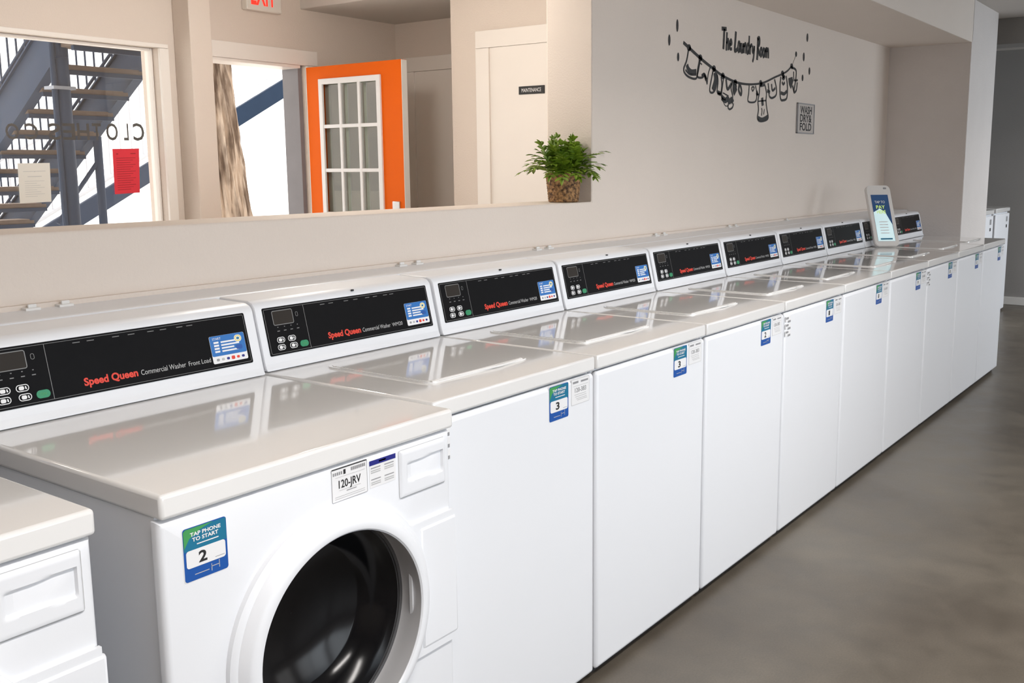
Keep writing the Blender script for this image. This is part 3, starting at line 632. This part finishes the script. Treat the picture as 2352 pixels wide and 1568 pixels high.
# --- machines by the far wall
for x0, x1, lb in ((7.18, 7.80, 'white machine by the dark far wall, nearer of two, partly hidden by the column'), (7.90, 8.52, 'white machine by the dark far wall, farther of two')):
    t = thing('washing_machine', lb, 'washing machine', ((x0+x1)/2, .6, 0), group='machines by the far wall'); h2 = (x1-x0)/2
    MB().box(-h2, h2, .02, .70, .02, 1.0, M['enamel'], .006).box(-h2+.02, h2-.02, .03, .68, 0, .022, M['gap']).build('cabinet', t)
    MB().box(-h2, h2, 0, .021, .025, .985, M['enamel'], .008).build('front_panel', t)
    MB().box(-h2, h2, -.003, .71, 1.0, 1.045, M['enamel_top'], .008).build('top_panel', t)
    b = MB().rrect((h2-.12, -.0002, .93), (1, 0, 0), (0, 0, 1), .07, .05, .004, .0006, M['grey_ink']); b.rrect((h2-.12, -.0002, .86), (1, 0, 0), (0, 0, 1), .05, .03, .004, .0006, M['ink']); b.build('number_sticker', t, label='small dark sticker')

# ------------------------------------------------------------------ display standing on a lid
sd = Vector((.70, -.714, 0)).normalized(); bk = Vector((.714, .70, 0)).normalized()
base = Vector((4.06, .452, H+.007)); lean = .44; hgt = .415
st = thing('display_stand', 'tilted white phone-shaped display standing on a washer lid', 'display', base)
yv = (Vector((0, 0, 1))*math.cos(lean)+bk*math.sin(lean)); nv = sd.cross(yv)
sw = .165
def SP(x, y, t=0): return sd*x+yv*y+nv*t
c = SP(0, hgt/2)
b = MB().rrect(c-nv*.016, sd, yv, sw, hgt, .03, .020, M['screen_frame'], 8); b.rrect(c+nv*.003, sd, yv, sw-.008, hgt-.008, .027, .004, M['screen_frame'], 8); b.build('shell', st)
b = MB().rrect(SP(0, hgt*.46, .006), sd, yv, sw*.70, hgt*.76, .004, .002, M['navy'])
def sq(u0, u1, v0, v1, m, t=.0085): b.raw([SP(sw*.35*u, hgt*(.08+.76*v), t) for u, v in ((u0, v0), (u1, v0), (u1, v1), (u0, v1))], [[0, 1, 2, 3]], m, False)
M['scr_dark'] = mat('lit_screen_dark_blue', (.02, .05, .12), .2, emit=.6, noise_s=20, noise_amt=.1)
M['scr_light'] = mat('lit_screen_pale', (.55, .72, .75), .2, emit=.55, noise_s=9, noise_amt=.25)
M['scr_green'] = mat('lit_screen_green', (.45, .60, .16), .2, emit=.6, noise_s=25, noise_amt=.2)
sq(-1, 1, 0, 1, M['scr_dark'], .0082); b.raw([SP(sw*.35*u, hgt*(.08+.76*v), .0084) for u, v in ((-1, .0), (.98, 0), (.95, .35), (.35, .62), (-.2, .70), (-1, .62))], [list(range(6))], M['scr_light'], False)
b.text('TAP TO', SP(-.005, hgt*.70, .0088), sd, yv, .016, M['white'], w=.07, align='c', bold=.02)
b.text('PAY', SP(-.005, hgt*.61, .0088), sd, yv, .022, M['scr_green'], w=.06, align='c', bold=.02)
b.text('HERE', SP(-.005, hgt*.53, .0088), sd, yv, .022, M['scr_green'], w=.06, align='c', bold=.02)
for v in (.16, .22, .28, .34, .40): sq(-.55, .45, v, v+.02, M['white'], .0088)
sq(-.7, .7, .03, .06, M['teal'], .0088)
b.build('screen', st, label='lit blue-green screen')
b = MB().rrect(SP(.045, hgt-.022, .007), sd, yv, .022, .012, .004, .001, M['grey_ink']); b.build('sensor', st, label='small dark sensor window')
b = MB().bar(SP(0, .0, -.018)+Vector((0, 0, .004)), SP(0, 0, -.018)+bk*.07+Vector((0, 0, .004)), .12, .007, M['screen_frame']); b.bar(SP(0, .12, -.018), SP(0, 0, -.018)+bk*.068+Vector((0, 0, .007)), .08, .006, M['screen_frame'], bk); b.build('foot', st)

# ------------------------------------------------------------------ potted fern on the sill
pc = Vector((1.293, 1.008, SILL))
pl = thing('potted_fern', 'leafy green fern in a woven brown basket pot on the sill', 'plant', pc)
def wv(t, h): return .0016*math.sin(t*22+(math.floor(h/.011) % 2)*PI)+.0012*math.sin(h*2*PI/.011)
prof = [(.0, .0), (.058, .0), (.064, .004)]+[(.064+.0125*k/24, .006+.116*k/24) for k in range(25)]+[(.074, .124), (.070, .122), (.067, .10)]
MB().lathe(prof, M['weave'], 110, wob=lambda t, h: wv(t, h) if h > .003 else 0).build('basket_pot', pl)
MB().lathe([(.0, .104), (.04, .106), (.0675, .102)][::-1], M['soil'], 32).build('soil', pl)
random.seed(11); b = MB(); stm = MB()
def leaf(b, p, d, n, ln, wd):
    s_ = d.cross(n).normalized(); vs = []; fs = []
    for k in range(6):
        u = k/5; ww = wd*math.sin(PI*min(1, .08+u*.92))**.8*.5*(1-.25*u); q = p+d*(ln*u)-Vector((0, 0, 1))*(ln*.30*u*u)
        vs += [q+s_*ww, q-n*(ww*.35), q-s_*ww]
    for k in range(5): a_ = 3*k; fs += [[a_, a_+1, a_+4, a_+3], [a_+1, a_+2, a_+5, a_+4]]
    b.raw(vs, fs, M['leaf'])
def clampv(v):
    """keep leaves out of the jamb and the sill"""
    w_ = pc+v
    if w_.x > 1.372 and w_.y > .905:
        if w_.x-1.372 < w_.y-.905: w_.x = 1.372
        else: w_.y = .905
    if w_.z < SILL+.003 and w_.y > .91: w_.z = SILL+.003
    return w_-pc
for i in range(64):
    az = 2*PI*(i*.618)+random.uniform(-.25, .25); el = random.uniform(.15, 1.35); R0 = random.uniform(.115, .18)*(1.0 if el < .9 else .82)
    if math.cos(az) > .1 and math.sin(az) > .0: az += PI*random.uniform(.6, 1.2)
    p0 = Vector((random.uniform(-.045, .045), random.uniform(-.045, .045), .115)); d0 = Vector((math.cos(az)*math.cos(el), math.sin(az)*math.cos(el), math.sin(el)))
    pts = []; n_ = 5
    for k in range(n_+1):
        u = k/n_; pts.append(clampv(p0+d0*(R0*u)+Vector((0, 0, .050*u-.065*u*u*math.cos(el)*1.3))))
    stm.tube(pts, [.0014*(1-.5*k/n_) for k in range(n_+1)], M['leaf'], 5)
    for k in range(1, n_+1):
        t_ = (pts[k]-pts[k-1]).normalized(); sd_ = t_.cross(Vector((0, 0, 1))).normalized(); nn = sd_.cross(t_)
        ls = (.034+.016*math.sin(PI*k/n_))*random.uniform(.8, 1.2)
        if k == n_: leaf(b, pts[k], t_, nn, ls*1.1, ls*.46)
        for sg in (-1, 1): leaf(b, pts[k], (t_*.7+sd_*sg*.75+nn*random.uniform(-.1, .35)).normalized(), nn, ls, ls*.48)
b.v = [tuple(clampv(Vector(v))) for v in b.v]
b.build('fronds', pl, label='green pinnate leaves'); stm.build('stems', pl, label='green stems')

# ------------------------------------------------------------------ wall decal + small framed sign
YD = YW-.0015; NY = Vector((0, -1, 0))
def dpt(x, y): return on(1520+x*.18491, 30+y*.18491, 1, YD)
dk = thing('wall_decal', 'black wall decal of a clothesline with hanging laundry and handwritten title', 'decal', (0, 0, 0))
PXW = .0011                                 # wall metres for one pixel of line width
def dstroke(b, pts, wd, m='decal', sm=True):
    wd *= 1.25; P = [dpt(x, y) for x, y in pts]; P = smooth(P, 5) if sm and len(P) > 2 else P
    b.stroke(P, wd, M[m], NY)
def ddot(b, x, y, rx, rz):
    c_ = dpt(x, y); b.raw([c_+Vector((rx*math.cos(2*PI*k/12), 0, rz*math.sin(2*PI*k/12))) for k in range(12)], [list(range(12))], M['decal'], False)
LINE = [(270, 365), (340, 430), (480, 560), (640, 690), (760, 780), (930, 860), (1080, 885), (1220, 875), (1300, 850), (1400, 800), (1500, 755), (1560, 720), (1615, 660)]
b = MB(); P = smooth([dpt(*q) for q in LINE], 5); b.stroke(P, [.017-.006*min(1, max(0, (k-5)/30)) for k in range(len(P))], M['decal'], NY); dstroke(b, [(1615, 660), (1670, 520)], .003, 'decal_soft')
for x, y in ((340, 430), (480, 555), (650, 690), (760, 780), (915, 862), (1230, 870), (1500, 750), (1615, 660)): ddot(b, x, y, .021, .017)
b.build('clothesline', dk)
GAR = [
 [([(335, 450), (310, 590), (275, 690), (290, 750), (350, 800), (430, 810), (448, 700), (470, 580)], .009), ([(315, 640), (330, 690), (370, 730), (430, 725)], .02), ([(295, 705), (350, 760), (430, 765)], .008)],
 [([(478, 590), (458, 700), (445, 790), (500, 800), (520, 760), (545, 800), (566, 885)], .009), ([(566, 870), (578, 760), (602, 680)], .006), ([(500, 640), (480, 622)], .006), ([(500, 790), (530, 768), (555, 830)], .018)],
 [([(640, 710), (612, 850), (596, 960), (625, 990), (665, 950), (690, 820), (680, 745)], .009), ([(658, 740), (668, 830), (635, 955)], .024), ([(690, 765), (700, 850), (690, 980), (735, 1005)], .009), ([(738, 790), (748, 900), (735, 1000)], .008), ([(695, 985), (735, 1005)], .018)],
 [([(772, 800), (755, 900), (745, 1040), (790, 1080)], .009), ([(870, 1120), (882, 1030), (862, 930), (882, 850)], .009), ([(745, 1045), (790, 1085), (820, 1065), (842, 1100), (868, 1075), (886, 1112)], .024), ([(755, 1075), (790, 1150), (830, 1150)], .004), ([(830, 1120), (824, 1170), (845, 1195), (880, 1170), (892, 1120)], .008), ([(800, 820), (812, 930), (832, 935), (870, 870)], .014), ([(760, 990), (830, 1030)], .006)],
 [([(912, 880), (905, 940), (920, 990)], .04), ([(965, 880), (958, 960), (985, 1015), (992, 960), (975, 890)], .014)],
 [([(1088, 900), (1080, 1000), (1072, 1090), (1120, 1110), (1170, 1090), (1182, 1000), (1165, 900)], .008), ([(1118, 930), (1130, 968), (1150, 930), (1132, 915), (1118, 930)], .007), ([(1180, 985), (1190, 1020)], .02)],
 [([(1218, 890), (1212, 1000), (1196, 1090), (1202, 1200), (1190, 1310), (1235, 1345), (1320, 1310), (1308, 1200), (1296, 1090), (1302, 1000), (1285, 900)], .009), ([(1182, 960), (1186, 1010), (1210, 1010)], .008), ([(1195, 1300), (1250, 1322), (1326, 1280)], .018), ([(1248, 1050), (1255, 1150)], .022), ([(1240, 1180), (1246, 1210), (1240, 1275)], .007), ([(1275, 1190), (1268, 1260)], .006), ([(1200, 1095), (1300, 1085)], .006), ([(1225, 905), (1285, 890)], .012)],
 [([(1322, 870), (1332, 960), (1338, 1030), (1370, 1055), (1420, 1020), (1426, 940), (1402, 820)], .010), ([(1365, 880), (1376, 960), (1412, 930)], .012), ([(1310, 965), (1345, 985)], .015)],
 [([(1482, 790), (1470, 900), (1476, 1060), (1510, 1082), (1555, 1050), (1562, 900), (1545, 780)], .011), ([(1500, 795), (1512, 812), (1524, 795), (1512, 785), (1500, 795)], .018), ([(1495, 855), (1510, 885), (1530, 860)], .012), ([(1480, 990), (1520, 1003), (1556, 970)], .016)],
 [([(1615, 680), (1652, 692), (1672, 730), (1662, 850), (1642, 980), (1672, 958), (1684, 860)], .011), ([(1600, 800), (1604, 850), (1622, 890)], .05), ([(1640, 725), (1645, 830), (1690, 832)], .01), ([(1625, 900), (1645, 975)], .014)],
]
for g in GAR:
    b = MB()
    for pts, wd in g: dstroke(b, pts, wd)
    b.build('garment', dk)
for x, y, h_ in ((195, 155, .030), (95, 335, .026), (205, 545, .021), (1810, 305, .026), (1670, 510, .016), (1765, 545, .027), (1835, 720, .023), (1750, 805, .020)):
    b = MB(); ddot(b, x, y, .011 if x < 600 else .014, h_); b.build('drop', dk)
# brush lettering: pen strokes in a 1-unit em
GL = {'T': (.62, [[(.0, 1.02), (.62, 1.06)], [(.34, 1.04), (.30, .5), (.26, -.02)]]),
      'h': (.42, [[(.06, .9), (.04, .4), (.02, -.06)], [(.03, .3), (.2, .55), (.28, .4), (.27, -.02)]]),
      'e': (.38, [[(.04, .28), (.28, .36), (.2, .56), (.05, .38), (.08, .08), (.34, .1)]]),
      'L': (.44, [[(.14, 1.05), (.08, .5), (.04, .05), (.2, .05), (.42, .16)]]),
      'a': (.42, [[(.28, .48), (.12, .54), (.03, .25), (.12, .02), (.26, .2), (.30, .5)], [(.30, .5), (.29, .15), (.38, .02)]]),
      'u': (.40, [[(.05, .52), (.04, .18), (.14, .02), (.26, .2), (.30, .52)], [(.30, .52), (.29, .15), (.36, .0)]]),
      'n': (.42, [[(.05, .54), (.03, .0)], [(.04, .32), (.2, .54), (.30, .4), (.29, .0)]]),
      'd': (.44, [[(.28, .46), (.12, .54), (.03, .25), (.12, .02), (.27, .2)], [(.32, 1.0), (.30, .45), (.30, .0)]]),
      'r': (.32, [[(.05, .54), (.04, .0)], [(.05, .34), (.16, .54), (.3, .5)]]),
      'y': (.40, [[(.04, .52), (.06, .2), (.2, .16), (.3, .5)], [(.32, .52), (.24, -.1), (.1, -.38)]]),
      'R': (.46, [[(.12, 1.0), (.10, .4), (.06, -.22)], [(.02, .92), (.3, 1.02), (.34, .7), (.12, .5), (.24, .3), (.42, .05)]]),
      'o': (.38, [[(.18, .54), (.03, .3), (.14, .02), (.30, .26), (.18, .54)]]),
      'm': (.60, [[(.05, .54), (.03, .0)], [(.04, .32), (.17, .54), (.26, .4), (.26, .0)], [(.26, .34), (.4, .54), (.5, .38), (.52, .0)]])}
b = MB(); txt = 'The Laundry Room'; tot = sum(.30 if ch == ' ' else GL[ch][0] for ch in txt); x0_, z0_ = 2.607, 2.062; kx = .612/tot; kz = .098; u = 0
for ch in txt:
    if ch == ' ': u += .30; continue
    for st_ in GL[ch][1]: b.stroke(smooth([(x0_+(u+x)*kx, YD, z0_+z*kz-.004*u/tot*0) for x, z in st_], 5) if len(st_) > 2 else [(x0_+(u+x)*kx, YD, z0_+z*kz) for x, z in st_], .0205 if ch in 'TLR' else .0165, M['decal'], NY)
    u += GL[ch][0]
b.build('title_lettering', dk)
sg = thing('wall_sign', 'small thin-framed sign with three rows of letters, on the wall below the decal', 'sign', (3.793, YW, 1.654))
MB().box(-.133, .133, -.008, 0, .003, .180, M['backing']).build('sign_board', sg)
b = MB()
for x0, x1, z0, z1 in ((-.138, .138, 0, .006), (-.138, .138, .178, .184), (-.138, -.131, 0, .184), (.131, .138, 0, .184)): b.box(x0, x1, -.012, 0, z0, z1, M['grey_ink'], .0015)
b.build('sign_frame', sg, label='thin dark frame')
b = MB()
for t_, z in (('WASH', .122), ('DRY&', .072), ('FOLD', .02)): b.text(t_, (0, -.0086, z), (1, 0, 0), (0, 0, 1), .044, M['decal'], w=.19, align='c', bold=.025)
b.build('sign_lettering', sg, label='dark grey letters')

# ------------------------------------------------------------------ yard outside
MB().box(-40, 60, Y4, 90, -.25, -.02, M['ground']).build('ground', **S, label='bright concrete yard outside', cat='ground')
MB().box(-40, 60, -90, -4.41, -.25, -.02, M['asphalt']).build('ground_front', **S)  # unseen ground, kept dark to cut light from below
MB().box(-6, 11, -6.4, -4.41, 2.55, 2.7, M['ceiling']).build('trim_sky_blocker', **S)  # unseen slab added to block high sky from the front windows
tr = thing('tree', 'leaning tree trunk with deeply ridged bark outside the entrance', 'tree', (2.9, 5.5, -.02))
vs = []; fs = []; NS, NR = 120, 190
for j in range(NR):
    z = 4.6*j/(NR-1); cx_ = -.02-.125*(z-1.1)-.02*math.sin(z*2); rr = .215-.012*z+(.10*max(0, .5-z)**2)
    for i in range(NS):
        t_ = 2*PI*i/NS; q = Vector((math.cos(t_)*3.2, math.sin(t_)*3.2, z*1.1+.35*math.sin(3*t_)))
        rg = abs(noise.noise(Vector((q.x*2.4, q.y*2.4, q.z*1.1))))*1.6+.5*abs(noise.noise(q*4.2)); r_ = rr+.045*rg-.03
        vs.append((cx_+r_*math.cos(t_), r_*math.sin(t_), z))
for j in range(NR-1):
    for i in range(NS): a_ = j*NS+i; c_ = j*NS+(i+1) % NS; fs.append([a_, c_, c_+NS, a_+NS])
MB().raw(vs, fs, M['bark']).build('trunk', tr)
for k, (dx, dy, dz) in enumerate(((-.9, .4, 1.4), (.5, -.3, 1.6), (-.3, .8, 1.5))):
    o_ = Vector((-.46, 0, 4.5)); MB().tube(smooth([o_, o_+Vector((dx, dy, dz))*.5+Vector((0, 0, -.1)), o_+Vector((dx, dy, dz))], 5), [.13-.008*i for i in range(11)], M['bark'], 14).build('branch', tr)
# staircase close to the window: climbs towards the building, treads along x
s1 = thing('staircase', 'slate steel staircase with open wooden treads just outside the window', 'staircase', (2.43, 6.5, -.02))
so = Vector((2.43, 6.5, -.02)); RUN, RISE = .255, .164; XL, XR = 2.05, 2.80
def sz(y): return 2.285-(RISE/RUN)*(y-6.55)        # tread line height at y
Yb = 9.6
for xs in (XL, XR):
    y0_, y1_ = 6.34, Yb
    P = [(y0_, sz(y0_)-.085), (y0_, sz(y0_)+.30), (y1_, sz(y1_)+.30), (y1_, sz(y1_)-.085)]
    b = MB().prism([(y-so.y, z-so.z) for y, z in P], 0, xs-.022-so.x, xs+.022-so.x, M['slate'], .004, 1)
    sl = RISE/RUN
    for up_, dz in ((1, .30), (-1, -.085)):   # channel flanges
        b.bar(Vector((xs, y0_, sz(y0_)+dz))-so, Vector((xs, y1_, sz(y1_)+dz))-so, .09, .014, M['slate'])
    b.build('stringer', s1)
for k in range(-1, 13):
    y = 6.55+RUN*k; z = sz(y)
    MB().box(XL-so.x, XR-so.x, y-.13-so.y, y+.13-so.y, z-.045-so.z, z-so.z, M['tread'], .004).bar(Vector((XL, y-.12, z-.06))-so, Vector((XR, y-.12, z-.06))-so, .04, .035, M['slate']).build('tread', s1)
for xs in (XL, XR):
    b = MB()
    for dz, r_ in ((.40, .014), (1.22, .02)): b.tube([Vector((xs, 6.4, sz(6.4)+dz))-so, Vector((xs, Yb, sz(Yb)+dz))-so], r_, M['slate'], 8)
    y = 6.45
    while y < Yb: b.tube([Vector((xs, y, sz(y)+.30))-so, Vector((xs, y, sz(y)+1.22))-so], .0085, M['slate'], 6); y += .145
    b.build('railing', s1)
for px_, py_, Y, r_ in ((150, 300, 6.40, .062), (231, 420, 7.3, .037)):
    p_ = on(px_, py_, 1, Y)
    b = MB().tube([(p_.x-so.x, Y-so.y, 0), (p_.x-so.x, Y-so.y, (2.75 if Y < 7 else sz(Y)-.05)-so.z)], r_, M['slate'], 20)
    b.box(p_.x-so.x-.10, p_.x-so.x+.10, Y-so.y-.10, Y-so.y+.10, 0, .015, M['slate'])
    if Y < 7:
        b.tube([(p_.x-so.x-.075, Y-so.y-.03, .0), (p_.x-so.x-.075, Y-so.y-.03, 2.75)], .022, M['slate'], 10)
        b.box(p_.x-so.x-.105, p_.x-so.x+.075, Y-so.y-.075, Y-so.y+.07, 2.10, 2.125, M['rail'])
    b.build('post', s1)
p_ = on(222, 375, 1, 7.3); q_ = on(178, 440, 1, 7.3)
MB().tube([p_-so, q_-so, Vector((q_.x-.2, 7.3, q_.z-.28))-so], .02, M['slate'], 8).build('brace', s1)
MB().box(XL-.06-so.x, XR+.08-so.x, 5.86-so.y, 6.36-so.y, 2.50-so.z, 2.68-so.z, M['slate'], .004).build('landing', s1)
# staircase across the yard: climbs along +x
s2 = thing('staircase', 'farther slate staircase with pale railing rising right behind the tree trunk', 'staircase', (5.7, 10, -.02)); so2 = Vector((5.7, 10, -.02))
def z2(x): return 1.04+.532*(x-4.113)
for yy in (10.0,):
    b = MB().prism([(3.0-so2.x, z2(3.0)-so2.z), (7.40-so2.x, z2(7.40)-so2.z), (7.40-so2.x, z2(7.40)-.25-so2.z), (3.1-so2.x, z2(3.1)-.25-so2.z)], 1, yy-.03-so2.y, yy+.03-so2.y, M['slate'], .004, 1)
    b.build('stringer', s2)
    b = MB()
    for dz, r_ in ((.10, .028), (.98, .024)): b.tube([Vector((3.0, yy, z2(3.0)+dz))-so2, Vector((9.6, yy, z2(9.6)+dz))-so2], r_, M['palerail'], 8)
    x = 3.05
    while x < 9.5: b.tube([Vector((x, yy, z2(x)+.1))-so2, Vector((x, yy, z2(x)+.98))-so2], .009, M['palerail'], 6); x += .15
    b.build('railing', s2)
for k in range(16):
    x = 3.2+.27*k; MB().box(x-.13-so2.x, x+.13-so2.x, 10.03-so2.y, 10.97-so2.y, z2(x)-.14-so2.z, z2(x)-.10-so2.z, M['palerail']).build('tread', s2)
for yy in (10,): MB().tube([(7.36-so2.x, yy-so2.y, 0), (7.36-so2.x, yy-so2.y, z2(7.36)-.2)], .04, M['palerail'], 12).build('post', s2)

MB().box(-7, 1.98, Y4+.002, 5.6, 2.78, 2.96, M['ground']).box(1.98, 9, Y4+.002, 4.7, 2.78, 2.96, M['ground']).build('trim_balcony', **S, label='upper walkway slab over the entrance', cat='walkway')
# ------------------------------------------------------------------ unseen lamps, mostly added to brighten the rooms
def unseen_ceiling_light(x, y, z, power, colr, label, sx=1.2, sy=.3, spread=180):
    t = thing('unseen_ceiling_light', label, 'lamp', (x, y, z), group='ceiling light panels')
    MB().box(-sx/2-.03, sx/2+.03, -sy/2-.03, sy/2+.03, -.05, 0, M['offwhite'], .005).build('housing', t)
    MB().box(-sx/2, sx/2, -sy/2, sy/2, -.054, -.049, M['lamp']).build('diffuser', t, label='lit diffuser')
    l = lamp('unseen_panel_light', 'AREA', (x, y, z-.06), power, colr, (sx, sy), (0, 0, -1)); l.data.spread = math.radians(spread)
WARM = (1, .94, .86)
for x, y, p_, lb in ((-1.6, -1.5, 36, 'unseen light panel added above the aisle at the near end'), (1.4, -1.5, 34, 'unseen light panel added above the middle of the aisle'), (4.6, -2.2, 6, 'ceiling light panel above the aisle by the column'), (7.7, -1.4, 26, 'unseen light panel added to brighten the far wall')):
    unseen_ceiling_light(x, y, CEIL, p_, (1, .96, .92), lb, spread=148)
for x, y, p_, lb in ((-1.6, 2.1, 4, 'unseen globe added to light the back room by the window'), (.72, 1.85, 30, 'unseen globe added to light the back room by the entrance')):
    t = thing('fill_globe', lb, 'lamp', (x, y, CEIL), group='added back room fill globes')  # globe above the view, added to light the back room walls
    MB().lathe([(0, -.02), (.05, -.018), (.05, 0)], M['offwhite'], 24).tube([(0, 0, -.01), (0, 0, -.09)], .012, M['offwhite']).build('ceiling_mount', t)
    MB().lathe([(.10*math.sin(PI*k/16)+.0005, -.17-.10*math.cos(PI*k/16)) for k in range(17)], M['lamp'], 32).build('fill_globe_shell', t, label='lit globe')
    l = lamp('fill_globe_light', 'POINT', (x, y, CEIL-.36), p_, WARM); l.data.shadow_soft_size = .12
